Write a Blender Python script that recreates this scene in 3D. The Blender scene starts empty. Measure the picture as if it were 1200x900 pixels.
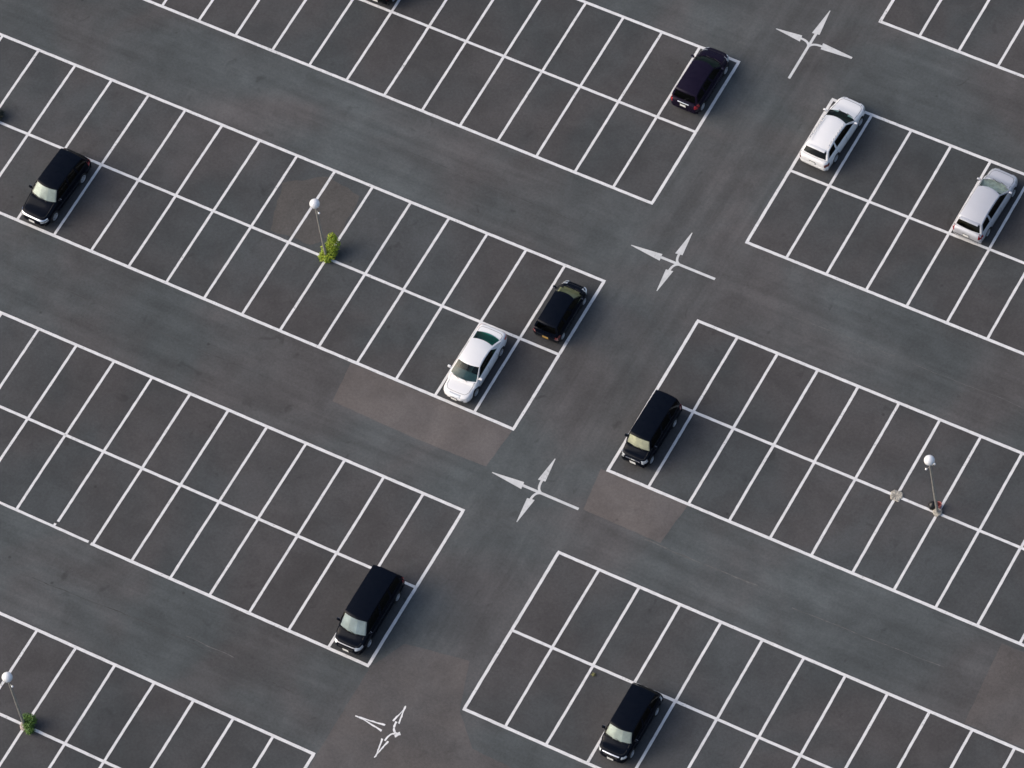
import bpy, bmesh, math, random
import numpy as np
from mathutils import Vector, Matrix

scene = bpy.context.scene
col = scene.collection
R = math.radians

# ------------------------------------------------------------------ camera
cam_d = bpy.data.cameras.new('camera')
cam = bpy.data.objects.new('camera', cam_d); col.objects.link(cam)
fw = Vector((-0.31733571, 0.42280186, -0.84884429)); rt = Vector((0.87487146, 0.47591712, -0.0900157)); up = Vector((-0.36592073, 0.77119484, 0.52092278))
m = Matrix((rt, up, -fw)).transposed().to_4x4()
m.translation = Vector((88.166, -117.468, 235.835))
cam.matrix_world = m
cam_d.sensor_width = 36.0; cam_d.lens = 188.4
cam_d.clip_start = 1.0; cam_d.clip_end = 3000.0
scene.camera = cam

# ------------------------------------------------------------------ sky and sun
SUN_AZ, SUN_EL = R(207), R(35)            # where the soft light comes from (angle from +x)
world = bpy.data.worlds.new('World'); scene.world = world; world.use_nodes = True
wn = world.node_tree; bg = wn.nodes['Background']
sky = wn.nodes.new('ShaderNodeTexSky'); sky.sky_type = 'NISHITA'; sky.sun_disc = False
sky.sun_elevation = SUN_EL; sky.sun_rotation = math.pi / 2 - SUN_AZ
sky.air_density = 1.0; sky.dust_density = 5.0; sky.ozone_density = 1.0
wn.links.new(sky.outputs[0], bg.inputs[0]); bg.inputs[1].default_value = 0.14
sun_d = bpy.data.lights.new('sun', 'SUN'); sun = bpy.data.objects.new('sun', sun_d); col.objects.link(sun)
sun_d.energy = 1.05; sun_d.angle = R(62); sun_d.color = (1.0, 0.96, 0.91)
sd = Vector((math.cos(SUN_EL) * math.cos(SUN_AZ), math.cos(SUN_EL) * math.sin(SUN_AZ), math.sin(SUN_EL)))
sun.rotation_euler = sd.to_track_quat('Z', 'Y').to_euler()
vs = scene.view_settings
vs.view_transform = 'Standard'; vs.look = 'None'; vs.gamma = 1.0; vs.use_curve_mapping = False
vs.exposure = 0.40

rng = random.Random(11)

# ------------------------------------------------------------------ helpers
class MB:
    def __init__(s): s.v = []; s.f = []; s.m = []
    def add(s, verts, faces, mi=0):
        o = len(s.v); s.v += [tuple(p) for p in verts]
        s.f += [tuple(o + i for i in f) for f in faces]; s.m += [mi] * len(faces)
    def box(s, c, d, mi=0, rot=None):
        vs_ = []
        for sx, sy, sz in ((-1,-1,-1),(1,-1,-1),(1,1,-1),(-1,1,-1),(-1,-1,1),(1,-1,1),(1,1,1),(-1,1,1)):
            p = Vector((sx*d[0]/2, sy*d[1]/2, sz*d[2]/2))
            if rot is not None: p = rot @ p
            vs_.append(p + Vector(c))
        s.add(vs_, [(3,2,1,0),(4,5,6,7),(0,1,5,4),(1,2,6,5),(2,3,7,6),(3,0,4,7)], mi)
    def lathe(s, prof, n=16, axis='Z', c=(0,0,0), mi=0, cap=True):
        vs_ = []; c = Vector(c)
        for r, h in prof:
            for i in range(n):
                a = 2*math.pi*i/n; x, y = r*math.cos(a), r*math.sin(a)
                vs_.append(c + (Vector((x, y, h)) if axis == 'Z' else Vector((h, x, y))))
        fs = []
        for k in range(len(prof)-1):
            for i in range(n):
                j = (i+1) % n; fs.append((k*n+i, k*n+j, (k+1)*n+j, (k+1)*n+i))
        if cap:
            fs.append(tuple(range(n-1, -1, -1))); k = (len(prof)-1)*n; fs.append(tuple(k+i for i in range(n)))
        s.add(vs_, fs, mi)
    def tube(s, a, b, r0, r1, n=8, mi=0):
        a, b = Vector(a), Vector(b); q = (b-a).to_track_quat('Z', 'Y'); L = (b-a).length
        o = len(s.v); s.lathe([(r0, 0), (r1, L)], n, mi=mi)
        for i in range(o, len(s.v)): s.v[i] = tuple(q @ Vector(s.v[i]) + a)
    def mesh(s, name, mats, smooth=False, weld=False):
        me = bpy.data.meshes.new(name); me.from_pydata(s.v, [], s.f)
        for mt in mats: me.materials.append(mt)
        me.polygons.foreach_set('material_index', s.m)
        if smooth: me.polygons.foreach_set('use_smooth', [True]*len(me.polygons))
        if weld:
            bm = bmesh.new(); bm.from_mesh(me); bmesh.ops.remove_doubles(bm, verts=bm.verts, dist=1e-4)
            bmesh.ops.recalc_face_normals(bm, faces=bm.faces); bm.to_mesh(me); bm.free()
        me.update(); return me
    def build(s, name, mats, parent=None, **k):
        return link(name, s.mesh(name, mats if isinstance(mats, (list, tuple)) else [mats], **k), parent)

def link(name, data, parent=None):
    o = bpy.data.objects.new(name, data); col.objects.link(o)
    if parent is not None: o.parent = parent
    return o
def tag(o, label=None, cat=None, group=None, kind=None):
    for k, v in (('label', label), ('category', cat), ('group', group), ('kind', kind)):
        if v: o[k] = v
    return o
def empty(name, loc, rz=0):
    o = link(name, None); o.location = loc; o.rotation_euler = (0, 0, rz); o.empty_display_size = .3; return o
def finish(me, bev=0.0, seg=2, angle=40):
    """round the edges of a small mesh"""
    bm = bmesh.new(); bm.from_mesh(me)
    bmesh.ops.recalc_face_normals(bm, faces=bm.faces)
    ed = [e for e in bm.edges if len(e.link_faces) == 2 and e.calc_face_angle(0) > R(angle)]
    if bev: bmesh.ops.bevel(bm, geom=ed, offset=bev, segments=seg, affect='EDGES', profile=.5, clamp_overlap=True)
    for f in bm.faces: f.smooth = True
    bm.to_mesh(me); bm.free(); return me

# ------------------------------------------------------------------ materials
def nodes(name):
    mt = bpy.data.materials.new(name); mt.use_nodes = True; nt = mt.node_tree
    return mt, nt, nt.nodes['Principled BSDF']
def N(nt, t, **k):
    n = nt.nodes.new(t)
    for a, b in k.items(): setattr(n, a, b)
    return n
def setin(nt, sock, v):
    if isinstance(v, bpy.types.NodeSocket): nt.links.new(v, sock)
    else: sock.default_value = v
def math_n(nt, op, a, b=0.0, c=None, clamp=False):
    n = N(nt, 'ShaderNodeMath', operation=op, use_clamp=clamp)
    setin(nt, n.inputs[0], a); setin(nt, n.inputs[1], b)
    if c is not None: setin(nt, n.inputs[2], c)
    return n.outputs[0]
def noise(nt, vec, scale, detail=4, rough=.55, dist=0.0):
    n = N(nt, 'ShaderNodeTexNoise'); nt.links.new(vec, n.inputs['Vector'])
    n.inputs['Scale'].default_value = scale; n.inputs['Detail'].default_value = detail
    n.inputs['Roughness'].default_value = rough; n.inputs['Distortion'].default_value = dist
    return n.outputs['Fac']
def ramp(nt, fac, lo, hi, a=0.0, b=1.0):
    n = N(nt, 'ShaderNodeMapRange', clamp=True); n.interpolation_type = 'SMOOTHSTEP'
    setin(nt, n.inputs[0], fac)
    for i, v in enumerate((lo, hi, a, b)): n.inputs[i+1].default_value = v
    return n.outputs[0]
def mixc(nt, fac, a, b, mode='MIX'):
    n = N(nt, 'ShaderNodeMix', data_type='RGBA', blend_type=mode)
    setin(nt, n.inputs[0], fac)
    for s, v in ((n.inputs[6], a), (n.inputs[7], b)):
        if isinstance(v, bpy.types.NodeSocket): nt.links.new(v, s)
        else: s.default_value = (*v, 1) if len(v) == 3 else v
    return n.outputs[2]
def scaled(nt, vec, sc, loc=(0,0,0), rot=0):
    n = N(nt, 'ShaderNodeMapping'); nt.links.new(vec, n.inputs[0])
    n.inputs['Scale'].default_value = sc; n.inputs['Location'].default_value = loc; n.inputs['Rotation'].default_value = (0,0,rot)
    return n.outputs[0]
def mulv(nt, c, v):
    """colour times grey value"""
    n = N(nt, 'ShaderNodeVectorMath', operation='SCALE'); nt.links.new(c, n.inputs[0]); setin(nt, n.inputs['Scale'], v); return n.outputs[0]

def asphalt(name, warm, cool, streak=0.0, hue_bias=.5, stain=.25, grain=.38):
    mt, nt, bs = nodes(name)
    geo = N(nt, 'ShaderNodeNewGeometry'); P = geo.outputs['Position']
    hue = ramp(nt, noise(nt, P, .13, 3, .5, .6), hue_bias-.16, hue_bias+.16)
    c = mixc(nt, hue, warm, cool)
    big = ramp(nt, noise(nt, P, .075, 3, .55), .3, .7, .86, 1.14)
    mid = ramp(nt, noise(nt, P, .55, 5, .6, .4), .28, .72, .87, 1.13)
    fine = ramp(nt, noise(nt, P, 7.0, 4, .65), .25, .75, 1-.28*grain, 1+.28*grain)
    gr = ramp(nt, noise(nt, P, 32.0, 3, .7), .2, .8, 1-.5*grain, 1+.5*grain)
    v = math_n(nt, 'MULTIPLY', math_n(nt, 'MULTIPLY', big, mid), math_n(nt, 'MULTIPLY', fine, gr))
    if streak:
        sx = noise(nt, scaled(nt, P, (.07, 1.15, 1)), 1.0, 5, .62, .35)
        sy = noise(nt, scaled(nt, P, (1.15, .07, 1), (7, 3, 0)), 1.0, 5, .62, .35)
        sep = N(nt, 'ShaderNodeSeparateXYZ'); nt.links.new(P, sep.inputs[0])
        d = math_n(nt, 'ABSOLUTE', math_n(nt, 'SUBTRACT', sep.outputs[0], 4.15))
        cross = ramp(nt, d, 2.2, 4.4, 1.0, 0.0)
        st = N(nt, 'ShaderNodeMix', data_type='FLOAT'); setin(nt, st.inputs[0], cross); setin(nt, st.inputs[2], sx); setin(nt, st.inputs[3], sy)
        v = math_n(nt, 'MULTIPLY', v, ramp(nt, st.outputs[0], .3, .7, 1-streak, 1+streak))
    # scattered oil spots and scuffs
    sp = ramp(nt, noise(nt, P, .9, 2, .5, .8), .66, .78)
    v = math_n(nt, 'MULTIPLY', v, math_n(nt, 'SUBTRACT', 1.0, math_n(nt, 'MULTIPLY', sp, stain)))
    vo = N(nt, 'ShaderNodeTexVoronoi'); nt.links.new(P, vo.inputs['Vector']); vo.inputs['Scale'].default_value = .8
    dot = ramp(nt, vo.outputs['Distance'], .03, .10, 1.0, 0.0)
    msk = ramp(nt, noise(nt, P, .31, 1), .56, .6)
    v = math_n(nt, 'MULTIPLY', v, math_n(nt, 'SUBTRACT', 1.0, math_n(nt, 'MULTIPLY', math_n(nt, 'MULTIPLY', dot, msk), .35)))
    pale = ramp(nt, noise(nt, P, 1.7, 3, .6, 1.0), .70, .82, 0, .22)
    v = math_n(nt, 'ADD', v, math_n(nt, 'MULTIPLY', v, pale))
    nt.links.new(mulv(nt, c, v), bs.inputs['Base Color'])
    bs.inputs['Roughness'].default_value = .92; bs.inputs['Specular IOR Level'].default_value = .25
    bp = N(nt, 'ShaderNodeBump'); bp.inputs['Strength'].default_value = .35; bp.inputs['Distance'].default_value = .01
    nt.links.new(noise(nt, P, 45, 2, .6), bp.inputs['Height']); nt.links.new(bp.outputs[0], bs.inputs['Normal'])
    return mt

M = {}
M['aisle'] = asphalt('aisle_asphalt', (.078, .076, .078), (.069, .078, .082), streak=.12, hue_bias=.47)
M['bay'] = asphalt('bay_asphalt', (.062, .060, .062), (.054, .060, .064), hue_bias=.52, stain=.2)
M['patch'] = asphalt('patch_asphalt', (.112, .100, .096), (.102, .095, .095), stain=.15, grain=.35)
M['patch_dark'] = asphalt('old_patch_asphalt', (.097, .089, .087), (.087, .085, .087), stain=.15, grain=.4)

M['patch_bay'] = asphalt('bay_patch_asphalt', (.080, .072, .067), (.072, .069, .067), stain=.15, grain=.4)

def paint(name, base, wear_lo, wear_hi, under=(.075,.076,.078)):
    mt, nt, bs = nodes(name)
    P = N(nt, 'ShaderNodeNewGeometry').outputs['Position']
    w = math_n(nt, 'ADD', math_n(nt, 'MULTIPLY', noise(nt, P, 9, 4, .65), .6), math_n(nt, 'MULTIPLY', noise(nt, P, .9, 3, .6), .4))
    wear = ramp(nt, w, wear_lo, wear_hi)
    tone = ramp(nt, noise(nt, P, 2.5, 4, .6), .3, .7, .88, 1.04)
    c = mulv(nt, mixc(nt, wear, base, under), tone)
    nt.links.new(c, bs.inputs['Base Color']); bs.inputs['Roughness'].default_value = .75
    return mt
M['line'] = paint('worn_white_paint', (.66, .66, .67), .55, .76)
M['arrow'] = paint('worn_arrow_paint', (.55, .56, .57), .56, .78)
M['arrow_old'] = paint('flaking_arrow_paint', (.72, .72, .73), .54, .72, (.10,.095,.095))

def plain(name, c, rough=.5, metal=0.0, coat=0.0, var=.08, scale=6.0, spec=.5):
    mt, nt, bs = nodes(name)
    P = N(nt, 'ShaderNodeTexCoord').outputs['Object']
    v = ramp(nt, noise(nt, P, scale, 4, .6), .3, .7, 1-var, 1+var)
    rgb = N(nt, 'ShaderNodeRGB'); rgb.outputs[0].default_value = (*c, 1)
    nt.links.new(mulv(nt, rgb.outputs[0], v), bs.inputs['Base Color'])
    bs.inputs['Roughness'].default_value = rough; bs.inputs['Metallic'].default_value = metal
    bs.inputs['Coat Weight'].default_value = coat; bs.inputs['Coat Roughness'].default_value = .04
    bs.inputs['Specular IOR Level'].default_value = spec
    return mt
def car_paint(name, c, rough=.35, coat=1.0, spec=.5, dust=.035):
    """clear-coated paint with a film of road dust"""
    mt, nt, bs = nodes(name)
    P = N(nt, 'ShaderNodeTexCoord').outputs['Object']
    d = ramp(nt, noise(nt, P, 2.3, 5, .65), .35, .75, 0, dust)
    nt.links.new(mixc(nt, d, c, (.22, .21, .19)), bs.inputs['Base Color'])
    nt.links.new(ramp(nt, noise(nt, P, 3.1, 4), .3, .7, rough, rough+.15), bs.inputs['Roughness'])
    bs.inputs['Coat Weight'].default_value = coat; bs.inputs['Coat Roughness'].default_value = .06; bs.inputs['Specular IOR Level'].default_value = spec
    return mt
def glass(name, tint, refl=1.0):
    mt = bpy.data.materials.new(name); mt.use_nodes = True; nt = mt.node_tree
    nt.nodes.clear(); out = N(nt, 'ShaderNodeOutputMaterial')
    tr = N(nt, 'ShaderNodeBsdfTransparent'); tr.inputs[0].default_value = (*tint, 1)
    gl = N(nt, 'ShaderNodeBsdfGlossy'); gl.inputs['Roughness'].default_value = .03; gl.inputs[0].default_value = (.95, 1, 1, 1)
    fr = N(nt, 'ShaderNodeFresnel'); fr.inputs[0].default_value = 1.52
    P = N(nt, 'ShaderNodeTexCoord').outputs['Object']
    f = math_n(nt, 'MULTIPLY', math_n(nt, 'MULTIPLY', fr.outputs[0], refl*1.6), ramp(nt, noise(nt, P, 4, 3), .2, .8, .9, 1.1), clamp=True)
    mx = N(nt, 'ShaderNodeMixShader'); nt.links.new(f, mx.inputs[0]); nt.links.new(tr.outputs[0], mx.inputs[1]); nt.links.new(gl.outputs[0], mx.inputs[2])
    nt.links.new(mx.outputs[0], out.inputs[0]); return mt
M['glass'] = glass('windshield_glass', (.45, .64, .63), .3)
M['glass_clear'] = glass('clear_windshield_glass', (.90, .93, .91), .4)
M['glass_dark'] = glass('privacy_glass', (.03, .033, .036), .28)
M['glass_sedan'] = glass('blue_green_windshield', (.28, .42, .46), .3)
M['glass_mid'] = glass('tinted_glass', (.10, .16, .16), .3)
M['glass_teal'] = glass('green_rear_glass', (.11, .50, .45), .3)
M['trim'] = plain('black_trim', (.012, .012, .013), .6)
M['cloth_dark'] = plain('dark_upholstery', (.03, .032, .034), .9)
M['cloth_grey'] = plain('grey_upholstery', (.34, .38, .35), .9)
M['cloth_olive'] = plain('olive_upholstery', (.26, .27, .14), .9)
M['tyre'] = plain('tyre_rubber', (.018, .018, .019), .85)
M['rim'] = plain('alloy_rim', (.62, .63, .65), .35, .7)
M['chrome'] = plain('chrome', (.82, .82, .83), .12, 1.0, var=.02)
M['lamp_clear'] = plain('headlight_lens', (.50, .53, .56), .12, .3, 1.0)
M['lamp_red'] = plain('taillight_lens', (.30, .012, .022), .18, 0, 1.0)
M['lamp_smoke'] = plain('dark_taillight_lens', (.16, .03, .03), .18, 0, 1.0)
M['lamp_amber'] = plain('amber_lens', (.55, .2, .03), .2, 0, 1.0)
M['plate_white'] = plain('white_plate', (.78, .78, .76), .45)
M['plate_yellow'] = plain('yellow_plate', (.42, .25, .06), .45)
M['satin'] = plain('satin_metal', (.34, .34, .35), .3, .8)
M['cloth_pale'] = plain('pale_interior', (.52, .60, .54), .8, var=.2, scale=5)
M['shade_cream'] = plain('cream_sunshade', (.74, .70, .52), .6, var=.15, scale=3)
M['shade_silver'] = plain('silver_sunshade', (.40, .46, .48), .5, var=.18, scale=2)  # sky reflected in the minivan windscreen, painted as panel colour
M['shade_pale'] = plain('pale_sunshade', (.52, .56, .51), .55, var=.15, scale=2.5)  # bright sky mirrored in the SUV and mpv windscreens, put into the colour
M['concrete'] = plain('rough_concrete', (.33, .31, .27), .9, var=.3, scale=9)
M['concrete_pink'] = plain('weathered_concrete', (.36, .30, .28), .9, var=.3, scale=9)
M['pole'] = plain('galvanised_pole', (.36, .345, .31), .5, .35, var=.15)
M['globe'] = plain('milky_globe', (.80, .81, .82), .22, 0, .4, var=.03)
M['black_bag'] = plain('black_plastic', (.006, .006, .007), .45)
M['red_can'] = plain('faded_red_plastic', (.48, .17, .15), .6, var=.2)
def leafmat(name, a, b):
    mt, nt, bs = nodes(name)
    g = N(nt, 'ShaderNodeNewGeometry'); nt.links.new(mixc(nt, g.outputs['Random Per Island'], a, b), bs.inputs['Base Color'])
    bs.inputs['Roughness'].default_value = .6; bs.inputs['Subsurface Weight'].default_value = 0
    return mt
M['leaf_bright'] = leafmat('bright_leaves', (.13, .22, .012), (.36, .42, .022))
M['leaf_dark'] = leafmat('dark_leaves', (.025, .085, .010), (.10, .19, .020))
M['leaf_black'] = leafmat('blackish_leaves', (.006, .010, .008), (.018, .026, .016))
M['leaf_dry'] = leafmat('dry_weed_leaves', (.16, .17, .05), (.30, .28, .12))
M['bark'] = plain('twig_bark', (.10, .07, .045), .9, var=.25)

# ------------------------------------------------------------------ ground, bays, patches
PITCH, LEN = 2.33, 5.0
g = MB(); n_ = 24; ext = 420
for i in range(n_):
    for j in range(n_):
        x0, x1 = -ext+2*ext*i/n_, -ext+2*ext*(i+1)/n_; y0, y1 = -ext+2*ext*j/n_, -ext+2*ext*(j+1)/n_
        g.add([(x0,y0,0),(x1,y0,0),(x1,y1,0),(x0,y1,0)], [(0,1,2,3)])
lot = g.build('parking_lot', M['aisle'], weld=True); tag(lot, kind='structure')
tag(lot, 'dark grey worn asphalt of the open car park', 'car park')

LEFT_X, RIGHT_X = 1.37, 6.95
# name, x of the end by the cross aisle, direction (-1 goes left), y of the top line, number of bays, full two rows
BLOCKS = [('B', LEFT_X, -1, 23.01, 22, 2), ('A', LEFT_X, -1, 7.62, 22, 2), ('C', LEFT_X, -1, -7.75, 18, 2), ('D', LEFT_X, -1, -23.31, 16, 2),
          ('H', 7.05, 1, 38.57, 12, 2), ('E', RIGHT_X+.07, 1, 22.96, 15, 2), ('F', RIGHT_X, 1, 7.55, 17, 2), ('G', RIGHT_X, 1, -7.80, 17, 2)]
ZB, ZP, ZL, ZR = .004, .008, .012, .016

def strip(name, p0, p1, w, z, parent, mat, jit=.006, seg=.22):
    p0, p1 = Vector((*p0, 0)), Vector((*p1, 0)); d = p1-p0; L = d.length; d /= L; nrm = Vector((-d.y, d.x, 0))
    n = max(2, int(L/seg)); b = MB(); vs_ = []; wob = rng.uniform(-.01, .01)
    for i in range(n+1):
        p = p0 + d*(L*i/n); s = wob*math.sin(i/n*3.1)
        vs_ += [p + nrm*(s + w/2 + rng.uniform(-jit, jit)) + Vector((0,0,z)), p + nrm*(s - w/2 + rng.uniform(-jit, jit)) + Vector((0,0,z))]
    b.add(vs_, [(2*i, 2*i+1, 2*i+3, 2*i+2) for i in range(n)])
    return b.build(name, mat, parent)

ROWW, DIVW = .165, .145
for nm, ex, dr, yt, nb, rows in BLOCKS:
    xe = ex + dr*PITCH*nb
    x0, x1 = min(ex, xe), max(ex, xe)
    b = MB(); k = nb
    for i in range(k):
        a0, a1 = x0+(x1-x0)*i/k, x0+(x1-x0)*(i+1)/k
        b.add([(a0, yt-2*LEN, ZB), (a1, yt-2*LEN, ZB), (a1, yt, ZB), (a0, yt, ZB)], [(0,1,2,3)])
    b.build('bay_surface', M['bay'], lot, weld=True)
    for r in range(3):
        y = yt - LEN*r
        if nm == 'C' and r == 2:                       # this line was broken when the kerb side was re-laid
            gx = ex - PITCH*7 - .16
            strip('painted_line', (x0-.07, y+.03), (gx-.1, y+.015), ROWW-.02, ZR, lot, M['line'])
            strip('painted_line', (gx+.05, y-.02), (x1+.07, y), ROWW, ZR, lot, M['line'])
        else:
            strip('painted_line', (x0-.07, y), (x1+.07, y), ROWW if r != 1 else ROWW-.01, ZR, lot, M['line'])
    for i in range(nb+1):
        x = ex + dr*PITCH*i
        for r in range(2):
            ya, yb = yt-LEN*r, yt-LEN*(r+1)
            jx0, jx1 = x+rng.uniform(-.012, .012), x+rng.uniform(-.012, .012)
            if nm == 'C' and r == 1 and i == 8: yb += .32
            if i == 0: jx0 = jx1 = x
            strip('painted_line', (jx0, ya-ROWW/2+.04), (jx1, yb+ROWW/2-.04), DIVW if i else ROWW, ZL, lot, M['line'])
            if nm == 'C' and r == 1 and i == 8: strip('painted_line', (x-.06, yb-.1), (x-.06, yb-.26), DIVW-.02, ZL, lot, M['line'])

def rough_poly(name, pts, z, mat, label, jit=.018, seg=.35):
    out = []
    for i in range(len(pts)):
        a, b_ = Vector(pts[i]), Vector(pts[(i+1) % len(pts)]); L = (b_-a).length; n = max(1, int(L/seg)); d = (b_-a)/L; nr = Vector((-d.y, d.x))
        for k in range(n):
            q = a + d*(L*k/n) + (nr*rng.uniform(-jit, jit) if k else Vector((0,0)))
            out.append((q.x, q.y, z))
    b = MB(); b.add(out, [tuple(range(len(out)))])
    o = b.build(name, mat, lot); tag(o, label); return o
S = .9319
sc = lambda pts: [(x*S, y*S) for x, y in pts]
rough_poly('asphalt_patch', sc([(-8.85,-2.66),(-8.55,-5.3),(-3.0,-5.42),(1.25,-5.3),(1.45,-2.66)][::1]), ZB, M['patch'], 'brownish resurfaced strip of asphalt below the white sedan bay')
rough_poly('asphalt_patch', sc([(7.05,-2.7),(7.4,-5.4),(12.2,-5.45),(12.45,-2.7)]), ZB, M['patch'], 'brownish resurfaced rectangle below the black boxy car bay')
rough_poly('asphalt_patch', sc([(1.62,-19.0),(2.6,-17.0),(6.3,-16.4),(7.3,-19.3),(9.0,-21.0),(20,-21.4),(20,-34),(1.62,-34),(1.62,-25.2)]), ZB, M['patch_dark'], 'brownish older paving at the lower end of the cross aisle')
rough_poly('asphalt_patch', sc([(31.6,-3.0),(31.9,-8.2),(46,-8.2),(46,-3.0)]), ZB, M['patch_dark'], 'reddish grey paving at the far end of an aisle')
rough_poly('asphalt_patch', sc([(-18.4,6.2),(-17.4,3.1),(-14.8,3.2),(-13.6,4.6),(-13.9,7.3),(-16.1,7.7)]), ZP, M['patch_bay'], 'brownish repaired asphalt in the bays beside the lamp post with the bright bush', jit=.08)

def seam(p0, p1, mat, w=.05):
    b = MB(); p0, p1 = Vector((*p0, 0))*S, Vector((*p1, 0))*S; L = (p1-p0).length; n = int(L/.3); d = (p1-p0)/L; nr = Vector((-d.y, d.x, 0)); off = 0; vs_ = []
    for i in range(n+1):
        off = off*.9 + rng.uniform(-.03, .03); ww = w*rng.uniform(.2, 1.1); q = p0+d*(L*i/n)+nr*off+Vector((0,0,ZB))
        vs_ += [q+nr*ww/2, q-nr*ww/2]
    b.add(vs_, [(2*i, 2*i+1, 2*i+3, 2*i+2) for i in range(n)]); b.build('asphalt_crack', mat, lot)
M['crack'] = plain('crack_filler', (.040, .041, .043), .8, var=.3, scale=3)
M['crack_pale'] = plain('pale_crack', (.096, .096, .096), .9, var=.3, scale=3)
seam((-18, -22.3), (-10.5, -22.1), M['crack']); seam((-10.3, -22.0), (-1, -22.2), M['crack'], .035); seam((-8.4, -21.75), (-5.4, -21.8), M['crack_pale'], .05)
seam((11.3, -5.6), (18.2, -5.5), M['crack_pale'], .07); seam((20.5, -5.9), (29.5, -5.7), M['crack_pale'], .04)
seam((-30, -5.3), (-12, -5.6), M['crack'], .035); seam((-13, 11.2), (-1.5, 11.0), M['crack'], .03); seam((12, 10.6), (30, 10.8), M['crack_pale'], .03)

# ------------------------------------------------------------------ painted arrows
def arrow(loc, rot, straight, sides, stem, label, mat, outline=False, blunt=False):
    """sides: (left tip, right tip); local +y straight ahead, stem towards -y"""
    b = MB(); z = ZP; w = .075
    def head(base, tip, hw, d):
        dx, dy = d; nx, ny = -dy, dx
        P = lambda a, s: (dx*a+nx*s, dy*a+ny*s, z)
        if outline:
            for sgn in (1, -1):
                pts = []; n = 10
                for i in range(n+1):
                    t = i/n; a = base+(tip-base)*t*.96; o = hw*max(0, 1-t*1.5)*sgn
                    ww = .06+rng.uniform(-.02, .02)-.03*t
                    pts += [P(a, o*.55), P(a, o*.55+sgn*(ww+.05*(1-t)))]
                b.add(pts, [(2*i, 2*i+1, 2*i+3, 2*i+2) for i in range(n)])
        else:
            tw = .02 if not (blunt and dx > .5) else .06
            b.add([P(base, hw), P(base+.06, -hw*.9), P(tip, -tw), P(tip, tw)], [(0,1,2,3)])
    def poly(pts, ww):
        vs_ = []
        for i, p in enumerate(pts):
            p = Vector(p); q = Vector(pts[min(i+1, len(pts)-1)]); o = Vector(pts[max(i-1, 0)]); d = (q-o).normalized(); nr = Vector((-d.y, d.x))
            k = ww*(rng.uniform(.55, 1.0) if outline else 1)
            vs_ += [(p.x+nr.x*k, p.y+nr.y*k, z), (p.x-nr.x*k, p.y-nr.y*k, z)]
        b.add(vs_, [(2*i, 2*i+1, 2*i+3, 2*i+2) for i in range(len(pts)-1)])
    hs = .58
    if straight: head(straight[0], straight[1], .225, (0, 1))
    if not outline: poly([(0, -stem), (0, -stem*.5), (0, .2), (0, straight[0]+.04)], w)
    for sgn, (b0, tp) in zip((-1, 1), sides):
        head(b0, tp, .215, (sgn, 0))
        z += .0004
        c = []
        for i in range(9):
            t = i/8; p0, p1, p2 = Vector((0, -.42)), Vector((0, .0)), Vector((sgn*(b0+.05), 0))
            q = p0*(1-t)**2 + p1*2*t*(1-t) + p2*t*t; c.append((q.x, q.y))
        poly(c, w*.85); z += .0004
    if outline: poly([(-.12, -.28), (.02, -.42), (.1, -.5)], .15)
    o = b.build('direction_arrow', mat, lot); o.location = (loc[0], loc[1], 0); o.rotation_euler = (0, 0, rot)
    tag(o, label); return o
arrow((4.15, 10.22), R(90), (.74, 2.55), ((.50, 1.95), (.53, 2.05)), 2.42, 'white three-headed direction arrow between the black hatchback and the upper right bays', M['arrow'])
arrow((4.17, -5.12), R(90), (.72, 2.55), ((.50, 2.03), (.64, 2.12)), 2.50, 'white three-headed direction arrow between the two brownish patches', M['arrow'])
arrow((4.29, 25.80), R(0), (.56, 2.28), ((.56, 2.1), (.62, 2.46)), 2.60, 'white three-headed direction arrow near the white station wagon', M['arrow'], blunt=True)
arrow((4.22, -20.5), R(90), (.42, 2.1), ((.55, 1.7), (.55, 1.62)), 0, 'half worn off direction arrow, only its outline left', M['arrow_old'], outline=True)

# ------------------------------------------------------------------ cars
def pchip(xs, ys, x):
    xs, ys = np.array(xs, float), np.array(ys, float); h = np.diff(xs); d = np.diff(ys)/h
    mk = np.zeros(len(xs))
    for i in range(1, len(xs)-1):
        if d[i-1]*d[i] > 0:
            w1, w2 = 2*h[i]+h[i-1], h[i]+2*h[i-1]; mk[i] = (w1+w2)/(w1/d[i-1]+w2/d[i])
    mk[0], mk[-1] = d[0], d[-1]
    x = np.atleast_1d(np.array(x, float)); i = np.clip(np.searchsorted(xs, x)-1, 0, len(xs)-2)
    t = (x-xs[i])/h[i]
    return (1+2*t)*(1-t)**2*ys[i] + t*(1-t)**2*h[i]*mk[i] + t*t*(3-2*t)*ys[i+1] + t*t*(t-1)*h[i]*mk[i+1]

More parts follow.
